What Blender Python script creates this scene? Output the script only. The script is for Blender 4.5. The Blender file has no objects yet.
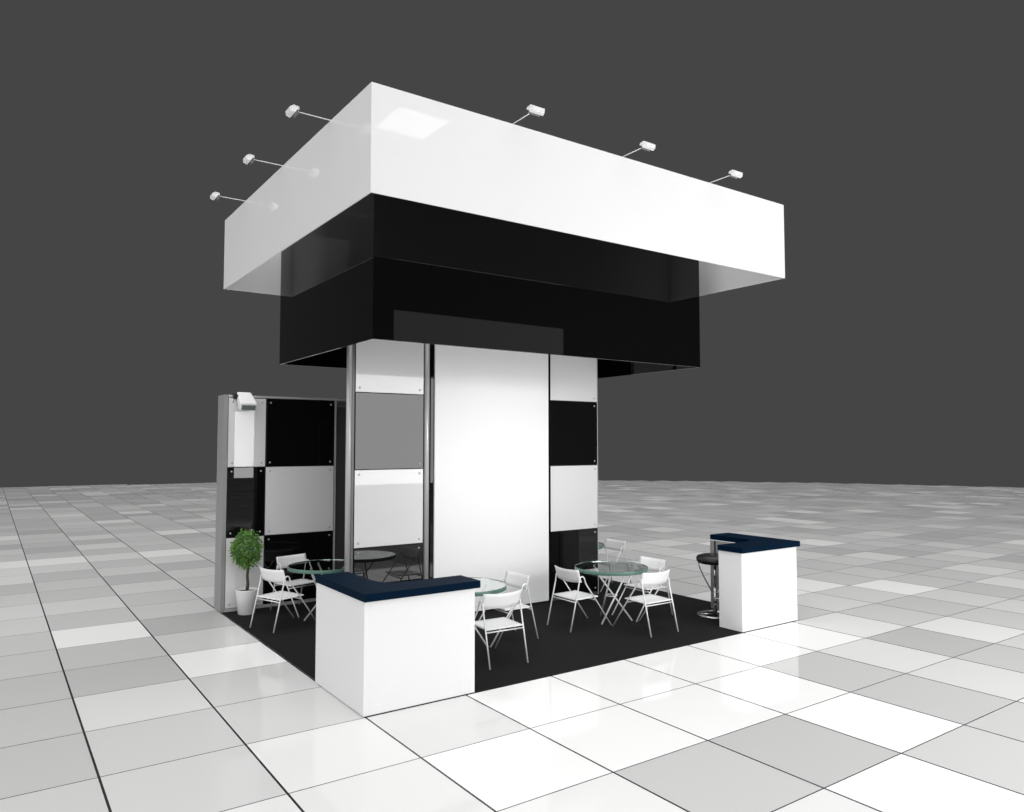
import bpy, bmesh, math, random
from mathutils import Vector, Matrix

scene = bpy.context.scene
COL = scene.collection
PI = math.pi
random.seed(7)

# ------------------------------------------------------------------ render look
vs = scene.view_settings
scene.display_settings.display_device = 'sRGB'
vs.view_transform = 'Standard'
vs.look = 'None'
vs.gamma = 1.0
vs.use_curve_mapping = False
vs.exposure = 0.0

# ------------------------------------------------------------------ materials
def mat(name, color, rough=0.5, metal=0.0, spec=0.5, **kw):
    m = bpy.data.materials.new(name)
    m.use_nodes = True
    b = m.node_tree.nodes['Principled BSDF']
    b.inputs['Base Color'].default_value = (*color, 1)
    b.inputs['Roughness'].default_value = rough
    b.inputs['Metallic'].default_value = metal
    b.inputs['Specular IOR Level'].default_value = spec
    for k, v in kw.items():
        b.inputs[k.replace('_', ' ')].default_value = v
    return m

def noisy(m, scale, amount, c):
    """small procedural mottling of the base colour"""
    nt = m.node_tree
    b = nt.nodes['Principled BSDF']
    tc = nt.nodes.new('ShaderNodeTexCoord')
    n = nt.nodes.new('ShaderNodeTexNoise')
    n.inputs['Scale'].default_value = scale
    n.inputs['Detail'].default_value = 3
    r = nt.nodes.new('ShaderNodeValToRGB')
    r.color_ramp.elements[0].position = 0.3
    r.color_ramp.elements[1].position = 0.7
    r.color_ramp.elements[0].color = (*[x * (1 - amount) for x in c], 1)
    r.color_ramp.elements[1].color = (*[min(1, x * (1 + amount)) for x in c], 1)
    nt.links.new(tc.outputs['Object'], n.inputs['Vector'])
    nt.links.new(n.outputs['Fac'], r.inputs['Fac'])
    nt.links.new(r.outputs['Color'], b.inputs['Base Color'])
    return m

M_FASCIA = mat('white_gloss_board', (.80, .80, .80), .03, 0, .5)
M_BLACKGLOSS = mat('black_gloss_board', (.002, .002, .002), .015, 0, .36)
M_WHITEGLASS = mat('white_glass_panel', (.72, .72, .72), .015, 0, .5)
M_BLACKGLASS = mat('black_glass_panel', (.004, .004, .004), .012, 0, .5)
M_DISPLAY = mat('white_display_sheet', (.86, .86, .86), .5, 0, .2)
M_ALU = mat('brushed_aluminium', (.46, .46, .46), .22, .1, .6)
M_END = mat('grey_end_board', (.27, .27, .27), .4, 0, .3)
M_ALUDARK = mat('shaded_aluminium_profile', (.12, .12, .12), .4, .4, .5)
M_FRAME = mat('black_frame', (.012, .012, .012), .4, 0, .4)
M_DOOR = mat('dark_grey_door_board', (.055, .051, .052), .5, 0, .3)
M_SCREW = mat('steel_screw', (.45, .45, .45), .3, .7, .5)
M_COUNTER = noisy(mat('white_counter_laminate', (.82, .82, .82), .45, 0, .3), 30, .01, (.82, .82, .82))
M_COUNTIN = mat('grey_counter_inside', (.30, .30, .30), .35, .4, .5)
M_NAVY = mat('navy_worktop', (.0002, .0085, .0235), .6, 0, .04)
M_SEAT = mat('white_chair_plastic', (.86, .86, .86), .4, 0, .4)
M_TUBE = mat('pale_metal_tube', (.78, .78, .78), .3, .25, .5)
M_CHROME = mat('chrome', (.62, .62, .62), .12, .9, .5)
M_STOOL = mat('black_leather', (.008, .007, .007), .28, 0, .5)
M_LAMP = mat('white_lamp_enamel', (.80, .80, .80), .3, 0, .5)
M_LENS = mat('lamp_glass', (.16, .18, .18), .1, 0, .6)
M_POT = mat('white_plant_pot', (.78, .77, .77), .4, 0, .4)
M_SOIL = noisy(mat('potting_soil', (.02, .014, .01), .9), 60, .5, (.02, .014, .01))
M_TRUNK = noisy(mat('bark', (.055, .045, .038), .8), 40, .4, (.055, .045, .038))
M_LEAF = noisy(mat('green_leaf', (.12, .28, .04), .5, 0, .3), 14, .6, (.10, .225, .045))
M_GLASS = mat('green_table_glass', (.97, .99, .98), .0, 0, .5, Transmission_Weight=1.0, IOR=1.45)
def tint(m, col, dens):
    nt = m.node_tree
    v = nt.nodes.new('ShaderNodeVolumeAbsorption')
    v.inputs['Color'].default_value = (*col, 1); v.inputs['Density'].default_value = dens
    nt.links.new(v.outputs['Volume'], nt.nodes['Material Output'].inputs['Volume'])
tint(M_GLASS, (.45, .84, .75), 1.6)
M_RIM = mat('green_glass_edge', (.24, .43, .36), .1, 0, .5, Transmission_Weight=.6, IOR=1.35)

def carpet_mat():
    m = noisy(mat('black_carpet', (.0135, .0135, .0135), .95, 0, .1), 180, .25, (.0135, .0135, .0135))
    return m
M_CARPET = carpet_mat()

def floor_mat():
    m = mat('polished_tiles', (.6, .6, .6), .035, 0, .5, IOR=1.26)
    nt = m.node_tree
    L = nt.links
    b = nt.nodes['Principled BSDF']
    g = nt.nodes.new('ShaderNodeNewGeometry')
    sep = nt.nodes.new('ShaderNodeSeparateXYZ')
    L.new(g.outputs['Position'], sep.inputs[0])
    def math_(op, a, v=None, w=None):
        n = nt.nodes.new('ShaderNodeMath'); n.operation = op
        for i, x in enumerate((a, v, w)):
            if x is None: continue
            if isinstance(x, (int, float)): n.inputs[i].default_value = x
            else: L.new(x, n.inputs[i])
        return n.outputs[0]
    def grout(o, off, hw):
        s = math_('ADD', o, off)
        f = math_('FRACT', s)
        d = math_('ABSOLUTE', math_('SUBTRACT', f, .5))
        return math_('GREATER_THAN', d, .5 - hw)
    gx = grout(sep.outputs['X'], -.02, .0085)
    gy = grout(sep.outputs['Y'], .002, .005)
    gg = math_('MAXIMUM', gx, gy)
    at = nt.nodes.new('ShaderNodeAttribute'); at.attribute_name = 'tile_tone'
    mix = nt.nodes.new('ShaderNodeMix'); mix.data_type = 'RGBA'
    L.new(gg, mix.inputs['Factor'])
    L.new(at.outputs['Color'], mix.inputs[6])
    mix.inputs[7].default_value = (.035, .035, .035, 1)
    L.new(mix.outputs[2], b.inputs['Base Color'])
    return m
M_FLOOR = floor_mat()

# ------------------------------------------------------------------ mesh helpers
def add_box(bm, x0, x1, y0, y1, z0, z1, bev=0.0, mtx=None):
    vs_ = [bm.verts.new((x, y, z)) for z in (z0, z1) for y in (y0, y1) for x in (x0, x1)]
    fs = [(0, 2, 3, 1), (4, 5, 7, 6), (0, 1, 5, 4), (2, 6, 7, 3), (0, 4, 6, 2), (1, 3, 7, 5)]
    faces = [bm.faces.new([vs_[i] for i in f]) for f in fs]
    if bev > 0:
        edges = list({e for f in faces for e in f.edges})
        r = bmesh.ops.bevel(bm, geom=edges, offset=bev, segments=2, affect='EDGES', profile=.5)
        vs_ = list({v for f in r['faces'] for v in f.verts} | {v for v in vs_ if v.is_valid})
    if mtx is not None:
        for v in vs_:
            v.co = mtx @ v.co
    return vs_

def add_prism(bm, poly, z0, z1, bev=0.0):
    """poly: counter-clockwise list of (x, y)"""
    lo = [bm.verts.new((x, y, z0)) for x, y in poly]
    hi = [bm.verts.new((x, y, z1)) for x, y in poly]
    n = len(poly)
    fs = [bm.faces.new(lo[::-1]), bm.faces.new(hi)]
    for i in range(n):
        fs.append(bm.faces.new((lo[i], lo[(i + 1) % n], hi[(i + 1) % n], hi[i])))
    if bev > 0:
        es = [e for e in fs[1].edges] + [e for e in fs[0].edges]
        bmesh.ops.bevel(bm, geom=es, offset=bev, segments=2, affect='EDGES', profile=.5)
    return lo + hi

def add_tube(bm, pts, r, seg=8, closed=False):
    pts = [Vector(p) for p in pts]
    n = len(pts)
    rings = []
    prev = None
    for i, p in enumerate(pts):
        if closed:
            t = (pts[(i + 1) % n] - pts[i - 1]).normalized()
        else:
            t = (pts[min(i + 1, n - 1)] - pts[max(i - 1, 0)]).normalized()
        if prev is None:
            a = Vector((0, 0, 1)) if abs(t.z) < .9 else Vector((1, 0, 0))
            u = t.cross(a).normalized()
        else:
            u = (prev - t * prev.dot(t)).normalized()
        prev = u
        w = t.cross(u)
        rr = r[i] if isinstance(r, (list, tuple)) else r
        rings.append([bm.verts.new(p + rr * (math.cos(k * 2 * PI / seg) * u + math.sin(k * 2 * PI / seg) * w)) for k in range(seg)])
    for i in range(n if closed else n - 1):
        A, B = rings[i], rings[(i + 1) % n]
        for k in range(seg):
            f = bm.faces.new((A[k], A[(k + 1) % seg], B[(k + 1) % seg], B[k])); f.smooth = True
    if not closed:
        bm.faces.new(rings[0][::-1]); bm.faces.new(rings[-1])

def add_lathe(bm, prof, seg=32, c=(0, 0, 0), smooth=True):
    """prof: list of (r, z); radius 0 closes the surface"""
    c = Vector(c)
    rows = []
    for r, z in prof:
        if r < 1e-6:
            rows.append([bm.verts.new(c + Vector((0, 0, z)))])
        else:
            rows.append([bm.verts.new(c + Vector((r * math.cos(k * 2 * PI / seg), r * math.sin(k * 2 * PI / seg), z))) for k in range(seg)])
    for A, B in zip(rows, rows[1:]):
        for k in range(seg):
            k2 = (k + 1) % seg
            if len(A) == 1 and len(B) == 1: continue
            if len(A) == 1: q = (A[0], B[k2], B[k])
            elif len(B) == 1: q = (A[k], A[k2], B[0])
            else: q = (A[k], A[k2], B[k2], B[k])
            f = bm.faces.new(q); f.smooth = smooth

def obj(name, bm, m, parent=None, loc=(0, 0, 0)):
    bmesh.ops.recalc_face_normals(bm, faces=bm.faces[:])
    me = bpy.data.meshes.new(name)
    bm.to_mesh(me); bm.free()
    me.materials.append(m)
    o = bpy.data.objects.new(name, me)
    COL.objects.link(o)
    o.location = loc
    if parent is not None: o.parent = parent
    return o

def box_obj(name, m, parent, *b, bev=0.0):
    bm = bmesh.new(); add_box(bm, *b, bev=bev)
    return obj(name, bm, m, parent)

def tag(o, label, cat, group=None):
    o['label'] = label; o['category'] = cat
    if group: o['group'] = group
    return o

def thing(name, label, cat, loc=(0, 0, 0), rz=0.0, group=None):
    o = bpy.data.objects.new(name, None)
    COL.objects.link(o)
    o.empty_display_size = .2
    o.location = loc; o.rotation_euler = (0, 0, rz)
    return tag(o, label, cat, group)

def dup(root, loc, rz, label):
    def cp(o, par):
        c = o.copy(); COL.objects.link(c)
        if par is not None: c.parent = par
        for ch in o.children: cp(ch, c)
        return c
    kids = list(root.children)
    r = root.copy(); COL.objects.link(r)
    r.location = loc; r.rotation_euler = (0, 0, rz); r['label'] = label
    for ch in kids: cp(ch, r)
    return r

# ------------------------------------------------------------------ floor of the hall
def build_floor():
    R = 49.0
    cx, cy = -2.7, -6.0
    tones = {(-2, 4): .94, (-2, 3): .60, (-2, 2): .55, (-2, 1): .74, (-2, 0): .64, (-2, -1): .66,
             (-1, 4): .52, (-1, 5): .64, (-1, 3): .66, (-1, 2): .93, (-1, 1): .66, (-1, 0): .66, (-1, -1): .82, (-1, -2): .80,
             (-3, 0): .56, (-3, 1): .58, (-3, 2): .57, (-3, 3): .62, (-3, -1): .62, (-2, 5): .62, (-2, 6): .72, (-2, 7): .62,
             (0, -1): .74, (0, -2): .94, (0, -3): .84, (1, -1): .93, (1, -2): .93, (1, -3): .60, (2, -1): .93, (2, -2): .93,
             (2, -3): .56, (2, -4): .94, (3, -1): .93, (3, -2): .93, (3, -3): .94, (4, -1): .93, (4, -2): .58, (4, -3): .57,
             (5, -1): .94, (5, -2): .74, (5, -3): .70, (6, -1): .80, (6, -2): .52, (6, -3): .57, (7, -1): .64, (7, -2): .80, (7, -3): .66,
             (8, -1): .60, (8, -2): .62, (3, -4): .62, (4, -4): .60, (-1, -3): .84, (-2, -2): .8}
    for i in range(-1, 8):
        tones.setdefault((i, -4), .8)
    bm = bmesh.new()
    lay = bm.loops.layers.float_color.new('tile_tone')
    cache = {}
    def V(x, y):
        k = (x, y)
        if k not in cache: cache[k] = bm.verts.new((x + .02, y - .002, 0))
        return cache[k]
    rnd = random.Random(21)
    for j in range(-56, 46):
        for i in range(-53, 48):
            if (i + .5 - cx) ** 2 + (j + .5 - cy) ** 2 > R * R: continue
            t = rnd.choice((.56, .60, .62, .64, .66, .68, .70, .74, .80, .94))
            t = tones.get((i, j), t)
            f = bm.faces.new((V(i, j), V(i + 1, j), V(i + 1, j + 1), V(i, j + 1)))
            for l in f.loops: l[lay] = (t, t * .995, t * .99, 1)
    o = obj('floor', bm, M_FLOOR)
    o['kind'] = 'structure'
    return o
build_floor()

# ------------------------------------------------------------------ dimensions read from the photograph
CX, CY, CZ = -2.684, -6.046, 2.322
W = 6.143                     # booth width along x
TY = 2.81                     # front plane of the display wall panels
WY = 4.81                     # front plane of the rear partition panels
J = (.05, 1.024, 2.004, 2.984)  # panel joints

carpet = bmesh.new(); add_box(carpet, .03, 6.12, -.003, 4.80, .0005, .008)
tag(obj('carpet', carpet, M_CARPET), 'flat black carpet covering the stand floor, laid on white tiles', 'carpet')

# ------------------------------------------------------------------ panel with four screws
def panel(parent, m, x0, x1, z0, z1, yf, th=.012, gap=.005, inset=.06, shown=((0, 0), (0, 1), (1, 0), (1, 1))):
    bm = bmesh.new()
    add_box(bm, x0 + gap, x1 - gap, yf, yf + th, z0 + gap, z1 - gap, bev=.002)
    p = obj('panel', bm, m, parent)
    for i, k in shown:
        x = (x0 + inset, x1 - inset)[i]; z = (z0 + inset, z1 - inset)[k]
        s = bmesh.new()
        add_lathe(s, [(0, 0), (.014, 0), (.014, .004), (.010, .009), (0, .010)], 12)
        for v in s.verts: v.co = Vector((v.co.x + x, yf - v.co.z, v.co.y + z))
        obj('screw', s, M_SCREW, p)
    return p

# ------------------------------------------------------------------ display wall (tower)
TL, TR = .985, 5.15
TTOP = 4.62
tower = thing('display_wall', 'tall central display wall of black and white glass panels rising into the black canopy box', 'display wall', ((TL + TR) / 2, TY, 0))
def tpart(o):
    o.location = o.location - Vector(tower.location); return o
for (x0, x1) in ((1.0, 2.10), (4.20, 5.14)):
    tpart(box_obj('backing_frame', M_FRAME, tower, x0 + .0, x1, TY + .03, TY + .05, .01, TTOP))
tpart(box_obj('backing_frame', M_FRAME, tower, 2.10, 4.20, TY + .056, TY + .07, .01, TTOP))
# left post: round pole and dark groove
b = bmesh.new(); add_tube(b, [(1.022, TY + .02, .008), (1.022, TY + .02, TTOP)], .036, 16)
tpart(obj('post', b, M_ALU, tower))
b = bmesh.new(); add_tube(b, [(2.122, TY + .02, .008), (2.122, TY + .02, TTOP)], .04, 16)
tpart(obj('post', b, M_ALU, tower))
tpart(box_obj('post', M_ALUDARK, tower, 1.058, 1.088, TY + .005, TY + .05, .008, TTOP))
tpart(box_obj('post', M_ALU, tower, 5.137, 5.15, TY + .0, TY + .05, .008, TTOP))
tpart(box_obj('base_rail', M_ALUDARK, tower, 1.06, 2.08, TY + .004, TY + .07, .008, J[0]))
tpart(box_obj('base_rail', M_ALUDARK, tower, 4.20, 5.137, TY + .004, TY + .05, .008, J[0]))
for (x0, x1) in ((1.091, 2.064), (4.205, 5.136)):
    for k, m in enumerate((M_BLACKGLASS, M_WHITEGLASS, M_BLACKGLASS, M_WHITEGLASS)):
        z0 = J[k]; z1 = J[k + 1] if k < 3 else 3.964
        tpart(panel(tower, m, x0, x1, z0, z1, TY - (.012 if x0 < 2 else .004),
                    shown=((0, 0), (0, 1), (1, 0), (1, 1)) if x0 < 2 else ((1, 0), (1, 1))))

# white centre light box, leaning in the middle of the wall
lbx = thing('display_panel', 'large blank white upright panel at the centre of the display wall', 'display panel', (3.19, TY, 0))
def lpart(o):
    o.location = o.location - Vector(lbx.location); return o
bm = bmesh.new(); add_box(bm, 2.225, 4.15, TY - .03, TY + .03, .03, 4.3, bev=.003)
lpart(obj('face_sheet', bm, M_DISPLAY, lbx))
for x0, x1 in ((2.172, 2.221), (4.154, 4.203)):
    lpart(box_obj('frame_strip', M_BLACKGLOSS, lbx, x0, x1, TY - .008, TY + .055, .008, 4.3))
lpart(box_obj('frame_strip', M_FRAME, lbx, 2.225, 4.15, TY - .01, TY + .05, .008, .027))

# ------------------------------------------------------------------ black header box (four hanging boards)
BX0, BX1, BY0, BY1, BZ0, BZ1 = .543, 5.557, 1.085, 4.11, 3.414, 5.45
hb = thing('header_box', 'glossy black hollow box hung beneath the white canopy around the display wall', 'header box', ((BX0 + BX1) / 2, (BY0 + BY1) / 2, BZ0))
def hpart(o, p):
    o.location = o.location - Vector(p.location); return o
T = .02
hpart(box_obj('header_board', M_BLACKGLOSS, hb, BX0, BX1, BY0, BY0 + T, BZ0, BZ1), hb)
hpart(box_obj('header_board', M_BLACKGLOSS, hb, BX0, BX1, BY1 - T, BY1, BZ0, BZ1), hb)
hpart(box_obj('header_board', M_BLACKGLOSS, hb, BX0, BX0 + T, BY0 + T, BY1 - T, BZ0, BZ1), hb)
hpart(box_obj('header_board', M_BLACKGLOSS, hb, BX1 - T, BX1, BY0 + T, BY1 - T, BZ0, BZ1), hb)
for x in (1.3, 4.7):
    hpart(box_obj('support_beam', M_ALU, hb, x, x + .06, BY0 + T, BY1 - T, TTOP, TTOP + .06), hb)

# ------------------------------------------------------------------ white fascia canopy
FX0, FX1, FY0, FY1, FZ0, FZ1 = .041, 6.081, .049, 5.129, 4.567, 5.573
fc = thing('canopy_fascia', 'big white square canopy fascia at the top of the stand', 'canopy', ((FX0 + FX1) / 2, (FY0 + FY1) / 2, FZ0))
T = .012
for b_ in ((FX0, FX1, FY0, FY0 + T), (FX0, FX1, FY1 - T, FY1), (FX0, FX0 + T, FY0 + T, FY1 - T), (FX1 - T, FX1, FY0 + T, FY1 - T)):
    hpart(box_obj('fascia_board', M_FASCIA, fc, *b_, FZ0, FZ1), fc)
for y in (1.6, 3.5):
    hpart(box_obj('support_beam', M_ALU, fc, FX0 + T, FX1 - T, y, y + .06, BZ1 + .001, BZ1 + .06), fc)

# ------------------------------------------------------------------ flood lamps
def flood(name, label, anchor, out, group, arm=.36, size=1.0, tilt=0.0):
    """arm starts at anchor and runs along local +x (turned to `out`); the lamp hangs at its end"""
    r = thing(name, label, 'lamp', anchor, out, group)
    b = bmesh.new(); add_tube(b, [(-.03, 0, -.04), (-.03, 0, .004), (0, 0, .006), (arm - .09, 0, .006)], .0048, 8)
    obj('arm', b, M_TUBE, r)
    Rm = Matrix.Translation((arm - .07, 0, .0)) @ Matrix.Rotation(tilt, 4, 'Y') @ Matrix.Scale(size, 4)
    # housing: tapered hood, wide along local y, mouth turned back and down to the board
    b = bmesh.new()
    prof = [(-.045, .035), (.035, .045), (.085, .015), (.075, -.045), (.015, -.055)]   # (x, z)
    for s in (-1, 1):
        pass
    A = [b.verts.new((x, -.115 + (.02 if i in (2, 3) else 0), z)) for i, (x, z) in enumerate(prof)]
    B = [b.verts.new((x, .115 - (.02 if i in (2, 3) else 0), z)) for i, (x, z) in enumerate(prof)]
    b.faces.new(A); b.faces.new(B[::-1])
    for i in range(5):
        b.faces.new((A[i], B[i], B[(i + 1) % 5], A[(i + 1) % 5]))
    bmesh.ops.bevel(b, geom=b.edges[:], offset=.006, segments=2, affect='EDGES', profile=.5)
    for v in b.verts: v.co = Rm @ v.co
    h = obj('lamp_housing', b, M_LAMP, r)
    b = bmesh.new()
    d = Vector((-.06, 0, -.09)).normalized()
    nrm = Vector((-.09, 0, -.06)).normalized()      # out of the mouth
    c0 = Vector((-.045, 0, .035)); c1 = Vector((.015, 0, -.055))
    mid = (c0 + c1) / 2
    q = []
    for sy, t in ((-1, -.042), (1, -.042), (1, .042), (-1, .042)):
        q.append(mid + d * t + Vector((0, sy * .098, 0)) + nrm * .002)
    lo = [b.verts.new(p - nrm * .004) for p in q]; hi = [b.verts.new(p + nrm * .004) for p in q]
    b.faces.new(lo); b.faces.new(hi[::-1])
    for i in range(4): b.faces.new((lo[i], hi[i], hi[(i + 1) % 4], lo[(i + 1) % 4]))
    for v in b.verts: v.co = Rm @ v.co
    obj('lens', b, M_LENS, h)
    # wing nuts holding the yoke
    b = bmesh.new()
    for s in (-1, 1):
        add_tube(b, [(-.02, s * .112, .0), (-.02, s * .13, .0)], .012, 10)
    add_tube(b, [(-.05, 0, .01), (-.05, -.05, .012), (-.035, -.124, .004), (-.02, -.124, 0)], .006, 6)
    add_tube(b, [(-.05, 0, .01), (-.05, .05, .012), (-.035, .124, .004), (-.02, .124, 0)], .006, 6)
    for v in b.verts: v.co = Rm @ v.co
    obj('yoke', b, M_TUBE, r)
    return r

GF = 'arm floodlights round the top of the canopy fascia'
for y, lab in ((1.05, 'white arm floodlight on the left side of the canopy, nearest the front corner'),
               (2.55, 'white arm floodlight in the middle of the left side of the canopy'),
               (4.10, 'white arm floodlight on the left side of the canopy, nearest the back corner')):
    flood('arm_floodlight', lab, (FX0 + .03, y, FZ1 + .004), PI, GF, arm=.47, size=.72)
for x, lab in ((1.60, 'white arm floodlight on the front of the canopy, nearest the left corner'),
               (3.12, 'white arm floodlight in the middle of the front of the canopy'),
               (4.60, 'white arm floodlight on the front of the canopy, nearest the right corner')):
    flood('arm_floodlight', lab, (x, FY0 + .03, FZ1 + .004), -PI / 2, GF, arm=.47, size=.72)

# ------------------------------------------------------------------ rear partition at the left
pw = thing('partition_wall', 'lower rear partition of chequered black and white glass panels behind the potted tree', 'partition wall', (1.0, WY, 0))
def ppart(o): return hpart(o, pw)
ppart(box_obj('end_panel', M_END, pw, .0, .058, WY - .005, WY + .33, .008, 3.02, bev=.003))
ppart(box_obj('backing_frame', M_FRAME, pw, .06, 1.62, WY + .02, WY + .06, .008, 3.0))
ppart(box_obj('top_rail', M_ALU, pw, .06, 2.60, WY + .005, WY + .06, 2.99, 3.02))
ppart(box_obj('base_rail', M_ALU, pw, .06, 2.60, WY - .002, WY + .06, .008, J[0]))
for k, m in enumerate((M_WHITEGLASS, M_BLACKGLASS, M_WHITEGLASS)):
    ppart(panel(pw, m, .060, .587, J[k], J[k + 1], WY))
for k, m in enumerate((M_BLACKGLASS, M_WHITEGLASS, M_BLACKGLASS)):
    ppart(panel(pw, m, .592, 1.618, J[k], J[k + 1], WY))
ppart(box_obj('post', M_ALU, pw, 1.622, 1.648, WY, WY + .06, .05, 2.99))
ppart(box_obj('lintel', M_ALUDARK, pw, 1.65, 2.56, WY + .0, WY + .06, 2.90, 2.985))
dr = ppart(box_obj('door', M_DOOR, pw, 1.655, 2.555, WY + .02, WY + .06, .06, 2.895))
bm = bmesh.new(); add_tube(bm, [(2.44, WY + .02, 1.05), (2.44, WY - .03, 1.05), (2.34, WY - .03, 1.05)], .009, 8)
o = obj('door_handle', bm, M_SCREW, dr)
ppart(box_obj('post', M_ALU, pw, 2.56, 2.60, WY, WY + .06, .05, 2.99))

# spot lamp on the partition
sl = thing('spotlight', 'white square spotlight clamped on top of the rear partition above the potted tree', 'lamp', (.25, WY, 3.02))
b = bmesh.new(); add_box(b, -.13, -.07, -.05, .03, -.06, .015, bev=.004); add_tube(b, [(-.10, -.05, -.02), (-.08, -.09, -.02)], .016, 8)
obj('clamp', b, M_FRAME, sl)
b = bmesh.new()
# hood: wide at the mouth, mouth tips forward and down
ring0 = [(-.085, -.01, .05), (.115, -.01, .05), (.115, -.01, -.06), (-.085, -.01, -.06)]
ring1 = [(-.095, -.25, -.13), (.145, -.25, -.13), (.145, -.19, -.235), (-.095, -.19, -.235)]
A = [b.verts.new(p) for p in ring0]; B = [b.verts.new(p) for p in ring1]
b.faces.new(A); b.faces.new(B[::-1])
for i in range(4): b.faces.new((A[i], A[(i + 1) % 4], B[(i + 1) % 4], B[i]))
bmesh.ops.bevel(b, geom=b.edges[:], offset=.018, segments=3, affect='EDGES', profile=.5)
hood = obj('lamp_housing', b, M_LAMP, sl)
b = bmesh.new()
q = [Vector(p) for p in ((-.068, -.2375, -.152), (.118, -.2375, -.152), (.118, -.2025, -.213), (-.068, -.2025, -.213))]
nrm = Vector((0, -.868, -.496))
lo = [b.verts.new(p) for p in q]; hi = [b.verts.new(p + nrm * .012) for p in q]
b.faces.new(lo); b.faces.new(hi[::-1])
for i in range(4): b.faces.new((lo[i], hi[i], hi[(i + 1) % 4], lo[(i + 1) % 4]))
obj('lens', b, M_LENS, hood)

# ------------------------------------------------------------------ counters
def arc(cx, cy, r, a0, a1, n=8):
    return [(cx + r * math.cos(math.radians(a0 + (a1 - a0) * i / n)), cy + r * math.sin(math.radians(a0 + (a1 - a0) * i / n))) for i in range(n + 1)]

def counter(name, label, loc, mirror, wx, wy, arm):
    r = thing(name, label, 'counter', loc, 0, 'L-shaped white reception counters at the front corners')
    s = -1 if mirror else 1
    def P(poly):
        pl = [(s * x, y) for x, y in poly]
        return pl[::-1] if mirror else pl
    H = .974
    b = bmesh.new()
    add_prism(b, P([(0, 0), (wx, 0), (wx, arm), (arm, arm), (arm, wy), (0, wy)]), .0082, H)
    obj('counter_body', b, M_COUNTER, r)
    # grey inner lining
    b = bmesh.new()
    e = .006
    add_prism(b, P([(arm + .001, arm + .001), (wx - .02, arm + .001), (wx - .02, arm + e), (arm + e, arm + e), (arm + e, wy - .004), (arm + .001, wy - .004)]), .012, H - .01)
    obj('inner_lining', b, M_COUNTIN, r)
    b = bmesh.new()
    add_box(b, *sorted((s * (arm + e + .0005), s * (arm + e + .012))), wy - .10, wy - .085, .012, H - .01)
    obj('groove_strip', b, M_FRAME, r)
    # worktop with a rounded inner corner
    ia = arm + .0
    rr = .20
    ox, oy, oe = (.045, .03, .02) if mirror else (.012, .03, .045)
    poly = [(-ox, -oy), (wx + oe, -oy), (wx + oe, ia), (ia + rr, ia)] + arc(ia + rr, ia + rr, rr, 270, 180)[1:] + [(ia, wy), (-ox, wy)]
    b = bmesh.new()
    add_prism(b, P(poly), H, H + .068, bev=.003)
    obj('worktop', b, M_NAVY, r)
    return r
counter('reception_counter', 'white L-shaped counter with dark blue top at the near left corner of the carpet', (0, 0, 0), False, 1.115, 1.144, .33)
counter('reception_counter', 'white L-shaped counter with dark blue top at the right end of the carpet', (W, 0, 0), True, 1.128, 1.144, .356)

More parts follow.
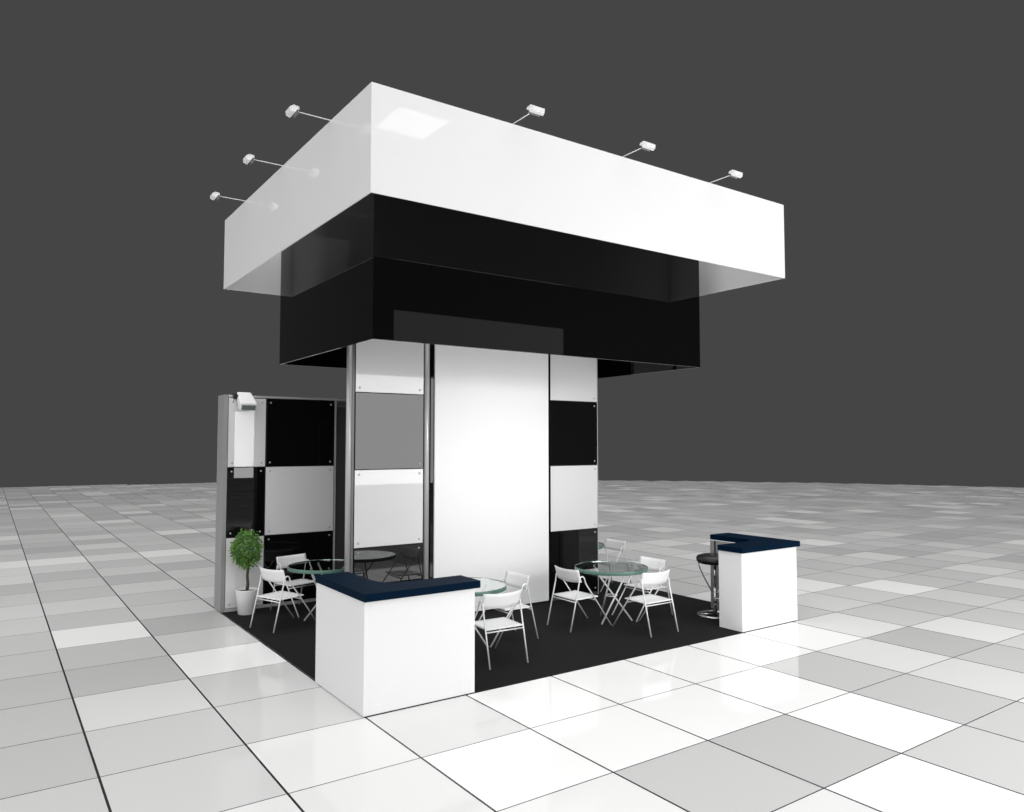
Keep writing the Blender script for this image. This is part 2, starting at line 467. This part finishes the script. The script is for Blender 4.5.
# ------------------------------------------------------------------ chair
def make_chair(label, loc, rz):
    """local +y is the way a sitter faces; rear feet at y = 0"""
    r = thing('folding_chair', label, 'chair', loc, rz, 'white folding chairs round the glass tables')
    hw = .232
    def side(s):
        x = s * hw
        pts = [(x, 0, .009), (x, .075, .31), (x, .142, .58)]
        # arch over the top
        for a in range(0, 181, 20):
            t = math.radians(180 - a)
            pts.append((x, .190 + .043 * math.cos(t), .622 + .046 * math.sin(t)))
        pts += [(x, .255, .57), (x, .46, .30), (x, .675, .009)]
        b = bmesh.new(); add_tube(b, pts, .0088, 8)
        return b
    for s in (-1, 1): obj('leg_frame', side(s), M_TUBE, r)
    # seat: thin dished plate
    b = bmesh.new()
    n, m_ = 10, 10
    def grid(dz):
        rows = []
        for j in range(m_ + 1):
            v = j / m_
            row = []
            for i in range(n + 1):
                u = i / n * 2 - 1
                y = .088 + .375 * v
                z = .392 - .018 * math.cos(u * PI / 2) * math.sin(v * PI) + .006 * (v - .5)
                row.append(b.verts.new((u * .222, y, z + dz)))
            rows.append(row)
        return rows
    top, bot = grid(.006), grid(-.006)
    for j in range(m_):
        for i in range(n):
            f = b.faces.new((top[j][i], top[j][i + 1], top[j + 1][i + 1], top[j + 1][i])); f.smooth = True
            f = b.faces.new((bot[j][i], bot[j + 1][i], bot[j + 1][i + 1], bot[j][i + 1])); f.smooth = True
    for j in range(m_):
        b.faces.new((top[j][0], top[j + 1][0], bot[j + 1][0], bot[j][0]))
        b.faces.new((top[j][n], bot[j][n], bot[j + 1][n], top[j + 1][n]))
    for i in range(n):
        b.faces.new((top[0][i], bot[0][i], bot[0][i + 1], top[0][i + 1]))
        b.faces.new((top[m_][i], top[m_][i + 1], bot[m_][i + 1], bot[m_][i]))
    obj('seat', b, M_SEAT, r)
    # backrest: curved plate
    b = bmesh.new()
    n, m_ = 14, 4
    def bgrid(off):
        rows = []
        for j in range(m_ + 1):
            v = j / m_
            row = []
            for i in range(n + 1):
                u = i / n * 2 - 1
                y = .178 - .05 * v - .045 * (1 - u * u) + off
                z = .597 + .150 * v + .010 * (u * u) * (1 if v > .5 else 0) - .012 * (1 - u * u) * (1 - v)
                row.append(b.verts.new((u * .236, y, z)))
            rows.append(row)
        return rows
    A, B = bgrid(-.004), bgrid(.004)
    for j in range(m_):
        for i in range(n):
            f = b.faces.new((A[j][i], A[j][i + 1], A[j + 1][i + 1], A[j + 1][i])); f.smooth = True
            f = b.faces.new((B[j][i], B[j + 1][i], B[j + 1][i + 1], B[j][i + 1])); f.smooth = True
        b.faces.new((A[j][0], A[j + 1][0], B[j + 1][0], B[j][0]))
        b.faces.new((A[j][n], B[j][n], B[j + 1][n], A[j + 1][n]))
    for i in range(n):
        b.faces.new((A[0][i], B[0][i], B[0][i + 1], A[0][i + 1]))
        b.faces.new((A[m_][i], A[m_][i + 1], B[m_][i + 1], B[m_][i]))
    obj('backrest', b, M_SEAT, r)
    b = bmesh.new()
    add_tube(b, [(-hw, .087, .36), (hw, .087, .36)], .008, 8)
    obj('crossbar', b, M_TUBE, r)
    b = bmesh.new()
    add_tube(b, [(-hw, .418, .355), (hw, .418, .355)], .008, 8)
    obj('crossbar', b, M_TUBE, r)
    return r

Zc = .008
def face(dx, dy): return math.atan2(dy, dx) - PI / 2
chairs = [
    # rear-mid x, y, facing dx, dy, label
    (4.12, .445, 0, 1, 'white folding chair at the right-hand table, nearest the front carpet edge'),
    (3.245, 1.415, 1, 0, 'white folding chair on the left side of the right-hand table'),
    (4.985, 1.36, -1, 0, 'white folding chair at the right-hand table, mostly hidden behind another chair'),
    (1.83, .46, .05, 1, 'white folding chair beside the right end of the near counter, back to the viewer'),
    (2.75, 1.42, -1, 0, 'white folding chair in front of the large white panel, facing the middle table'),
    (.17, 3.465, .94, .34, 'white folding chair right of the potted tree and nearest it, on the left carpet edge'),
    (.835, 4.60, .26, -.97, 'white folding chair standing against the rear partition, behind the left-hand table'),
    (5.92, 3.11, -1, 0, 'white folding chair far behind the right-hand table, seen small past the display wall'),
]
c0 = None
for x, y, dx, dy, lab in chairs:
    rz = face(dx, dy)
    if c0 is None: c0 = make_chair(lab, (x, y, Zc), rz)
    else: dup(c0, (x, y, Zc), rz, lab)

# ------------------------------------------------------------------ glass tables
def make_table(label, loc, rz):
    r = thing('glass_table', label, 'table', loc, rz, 'round glass tables on crossed metal legs')
    R = .482
    b = bmesh.new()
    add_lathe(b, [(0, .669), (R - .0145, .669), (R - .0145, .710), (0, .710)], 72, smooth=False)
    top = obj('table_top', b, M_GLASS, r)
    b = bmesh.new()
    add_lathe(b, [(R - .014, .667), (R - .004, .667), (R, .672), (R, .707), (R - .004, .712), (R - .014, .712), (R - .014, .667)], 72)
    obj('glass_rim', b, M_RIM, top)
    for k in range(3):
        a = math.radians(20 + 120 * k)
        a2 = a + math.radians(148)
        b = bmesh.new()
        add_tube(b, [(.27 * math.cos(a), .27 * math.sin(a), .009), (.27 * math.cos(a2), .27 * math.sin(a2), .667)], .0115, 10)
        obj('leg', b, M_TUBE, r)
    b = bmesh.new()
    rr = .075
    add_tube(b, [(rr * math.cos(i * PI / 12), rr * math.sin(i * PI / 12), .335) for i in range(24)], .007, 8, closed=True)
    obj('leg_ring', b, M_TUBE, r)
    return r
t0 = make_table('round green-edged glass table in the right half of the carpet with three chairs', (4.095, 1.37, Zc), math.radians(60))
dup(t0, (1.84, 1.37, Zc), math.radians(60), 'round glass table half hidden behind the near counter, in front of the large white panel')
dup(t0, (1.05, 3.66, Zc), math.radians(40), 'round dark-looking glass table at the left beside the rear partition')
dup(t0, (5.13, 3.365, Zc), math.radians(70), 'glass table behind the display wall, only its rim showing past the wall edge')

# ------------------------------------------------------------------ bar stool
st = thing('bar_stool', 'bar stool with round black cushion and chrome base behind the right-hand counter', 'stool', (5.47, .80, Zc))
b = bmesh.new()
add_lathe(b, [(0, .70), (.19, .70), (.228, .712), (.248, .74), (.248, .775), (.23, .80), (.18, .815), (.08, .812), (0, .808)], 44)
obj('seat', b, M_STOOL, st)
b = bmesh.new()
add_lathe(b, [(.185, .004), (.245, .004), (.25, .012), (.243, .022), (.225, .028), (.195, .024), (.185, .012), (.185, .004)], 48)
for k in range(3):
    a = k * 2 * PI / 3 + .3
    add_tube(b, [(.02 * math.cos(a), .02 * math.sin(a), .016), (.19 * math.cos(a), .19 * math.sin(a), .016)], .010, 8)
obj('base', b, M_CHROME, st)
b = bmesh.new(); add_tube(b, [(0, 0, .004), (0, 0, .40)], .024, 16); add_tube(b, [(0, 0, .40), (0, 0, .70)], .016, 16)
obj('column', b, M_CHROME, st)
for sgn in (-1, 1):
    b = bmesh.new()
    vd = Vector((-.82, .57, 0)) * sgn
    pts = []
    for i in range(15):
        t = i / 14
        pts.append(vd * (.205 * (1 - t ** 1.25) + .02) + Vector((0, 0, .705 - .42 * t)))
    add_tube(b, pts, .009, 8)
    obj('seat_brace', b, M_CHROME, st)
b = bmesh.new()
pts = [(.12 * math.cos(math.radians(a)), .12 * math.sin(math.radians(a)) - .10, .26) for a in range(0, 360, 15)]
add_tube(b, pts, .009, 8, closed=True)
obj('footrest', b, M_CHROME, st)

# ------------------------------------------------------------------ potted tree
pt = thing('potted_tree', 'small round-headed green tree in a white pot by the rear partition', 'plant', (.285, 4.55, Zc))
b = bmesh.new()
add_lathe(b, [(0, 0), (.105, 0), (.112, .006), (.150, .325), (.152, .335), (.142, .335), (.138, .30), (0, .30)], 40)
pot = obj('pot', b, M_POT, pt)
b = bmesh.new(); add_lathe(b, [(0, .312), (.08, .310), (.137, .302)], 32); obj('soil', b, M_SOIL, pot)
b = bmesh.new()
add_tube(b, [(.0, .0, .30), (.012, 0, .40), (.004, .006, .52), (.016, 0, .66), (.01, 0, .85)], [.024, .020, .018, .017, .008], 10)
for k in range(9):
    a = k * 2.4; zz = .62 + .025 * k
    add_tube(b, [(.01, 0, zz), (.01 + .09 * math.cos(a), .09 * math.sin(a), zz + .09), (.01 + .16 * math.cos(a), .16 * math.sin(a), zz + .12)], [.007, .005, .002], 5)
obj('trunk', b, M_TRUNK, pt)
b = bmesh.new()
rn = random.Random(4)
for k in range(2700):
    while True:
        p = Vector((rn.uniform(-1, 1), rn.uniform(-1, 1), rn.uniform(-1, 1)))
        if .35 < p.length < 1: break
    p = p.normalized() * p.length ** .6 * (1 + .12 * math.sin(5 * p.x + 3 * p.z) * math.cos(4 * p.y - 2 * p.z)) * rn.uniform(.82, 1.1)
    taper = 1.0 if p.z > -.2 else 1.0 + .12 * p.z
    c = Vector((p.x * .205 * taper - .012, p.y * .205 * taper, .872 + p.z * .262))
    d = Vector((p.x + rn.uniform(-.6, .6), p.y + rn.uniform(-.6, .6), rn.uniform(-1.0, .3))).normalized()
    w = d.cross(Vector((rn.uniform(-1, 1), rn.uniform(-1, 1), rn.uniform(-1, 1)))).normalized()
    L_, wd = rn.uniform(.03, .05), rn.uniform(.006, .011)
    up_ = d.cross(w) * .004
    v = [b.verts.new(c - d * L_ / 2), b.verts.new(c + w * wd + up_), b.verts.new(c + d * L_ / 2), b.verts.new(c - w * wd + up_)]
    b.faces.new((v[0], v[1], v[2])); b.faces.new((v[0], v[2], v[3]))
obj('foliage', b, M_LEAF, pt)

# ------------------------------------------------------------------ light
world = bpy.data.worlds.new('hall'); scene.world = world
world.use_nodes = True
nt = world.node_tree; L = nt.links
bg = nt.nodes['Background']
tc = nt.nodes.new('ShaderNodeTexCoord'); sp = nt.nodes.new('ShaderNodeSeparateXYZ')
L.new(tc.outputs['Generated'], sp.inputs[0])
mr = nt.nodes.new('ShaderNodeMapRange'); mr.interpolation_type = 'SMOOTHSTEP'
mr.inputs['From Min'].default_value = .66; mr.inputs['From Max'].default_value = .86
L.new(sp.outputs['Z'], mr.inputs['Value'])
mx = nt.nodes.new('ShaderNodeMix'); mx.data_type = 'RGBA'
L.new(mr.outputs['Result'], mx.inputs['Factor'])
mx.inputs[6].default_value = (.0595, .0595, .0595, 1)
DOME = 1.75
mx.inputs[7].default_value = (DOME, DOME, DOME, 1)
L.new(mx.outputs[2], bg.inputs['Color'])
bg.inputs['Strength'].default_value = 1.0

def area(name, loc, sx, sy, rot, radiance):
    l = bpy.data.lights.new(name, 'AREA'); l.shape = 'RECTANGLE'; l.size = sx; l.size_y = sy
    l.energy = radiance * PI * sx * sy
    o = bpy.data.objects.new(name, l); COL.objects.link(o); o.location = loc; o.rotation_euler = rot
    return o
def sun(name, direction, strength, angle):
    l = bpy.data.lights.new(name, 'SUN'); l.energy = strength; l.angle = math.radians(angle)
    o = bpy.data.objects.new(name, l); COL.objects.link(o)
    o.rotation_euler = Vector(direction).to_track_quat('-Z', 'Y').to_euler()
    return o
FR = (PI / 2, 0, 0)          # area light facing +y
area('hall_softbox', ((5.2 + 10.4) / 2, -8, (1.19 + 4.3) / 2), 5.2, 3.11, FR, 6.0)
area('hall_softbox', ((5.2 + 10.4) / 2, -8, (4.32 + 5.55) / 2), 5.2, 1.23, FR, .55)
area('hall_softbox', (4.0, -8, 3.1), 1.0, 3.6, FR, 7.5)
area('hall_ceiling_lamp', (3.31, -5.53, 8), .98, .98, (0, 0, 0), 2.6)
sun('added_sun', (.25, 1.0, -.45), 1.22, 60)  # soft sun added from the front, lifts the upright faces the dome misses
sun('added_sun', (1.0, .2, -.45), 1.05, 60)  # soft side sun added to light the left-hand faces

sp_ = bpy.data.lights.new('panel_fill_spot', 'SPOT')  # added spot, brightens the middle of the white panel; not a stand fixture
sp_.energy = 1900; sp_.spot_size = math.radians(23); sp_.spot_blend = 1.0; sp_.shadow_soft_size = 1.0
so = bpy.data.objects.new('panel_fill_spot', sp_); COL.objects.link(so)
so.location = (5.2, -8.4, 4.4)
so.rotation_euler = (Vector((3.3, 2.6, 2.1)) - Vector(so.location)).to_track_quat('-Z', 'Y').to_euler()

# ------------------------------------------------------------------ camera
cam = bpy.data.cameras.new('camera')
cam.sensor_fit = 'HORIZONTAL'; cam.sensor_width = 36.0
cam.lens = 748.5 / 1024 * 36.0
cam.clip_end = 300
co = bpy.data.objects.new('camera', cam); COL.objects.link(co)
co.location = (CX, CY, CZ)
yaw, pitch = math.radians(34.959), math.radians(2.948)
fw = Vector((math.sin(yaw) * math.cos(pitch), math.cos(yaw) * math.cos(pitch), math.sin(pitch)))
co.rotation_euler = fw.to_track_quat('-Z', 'Y').to_euler()
scene.camera = co
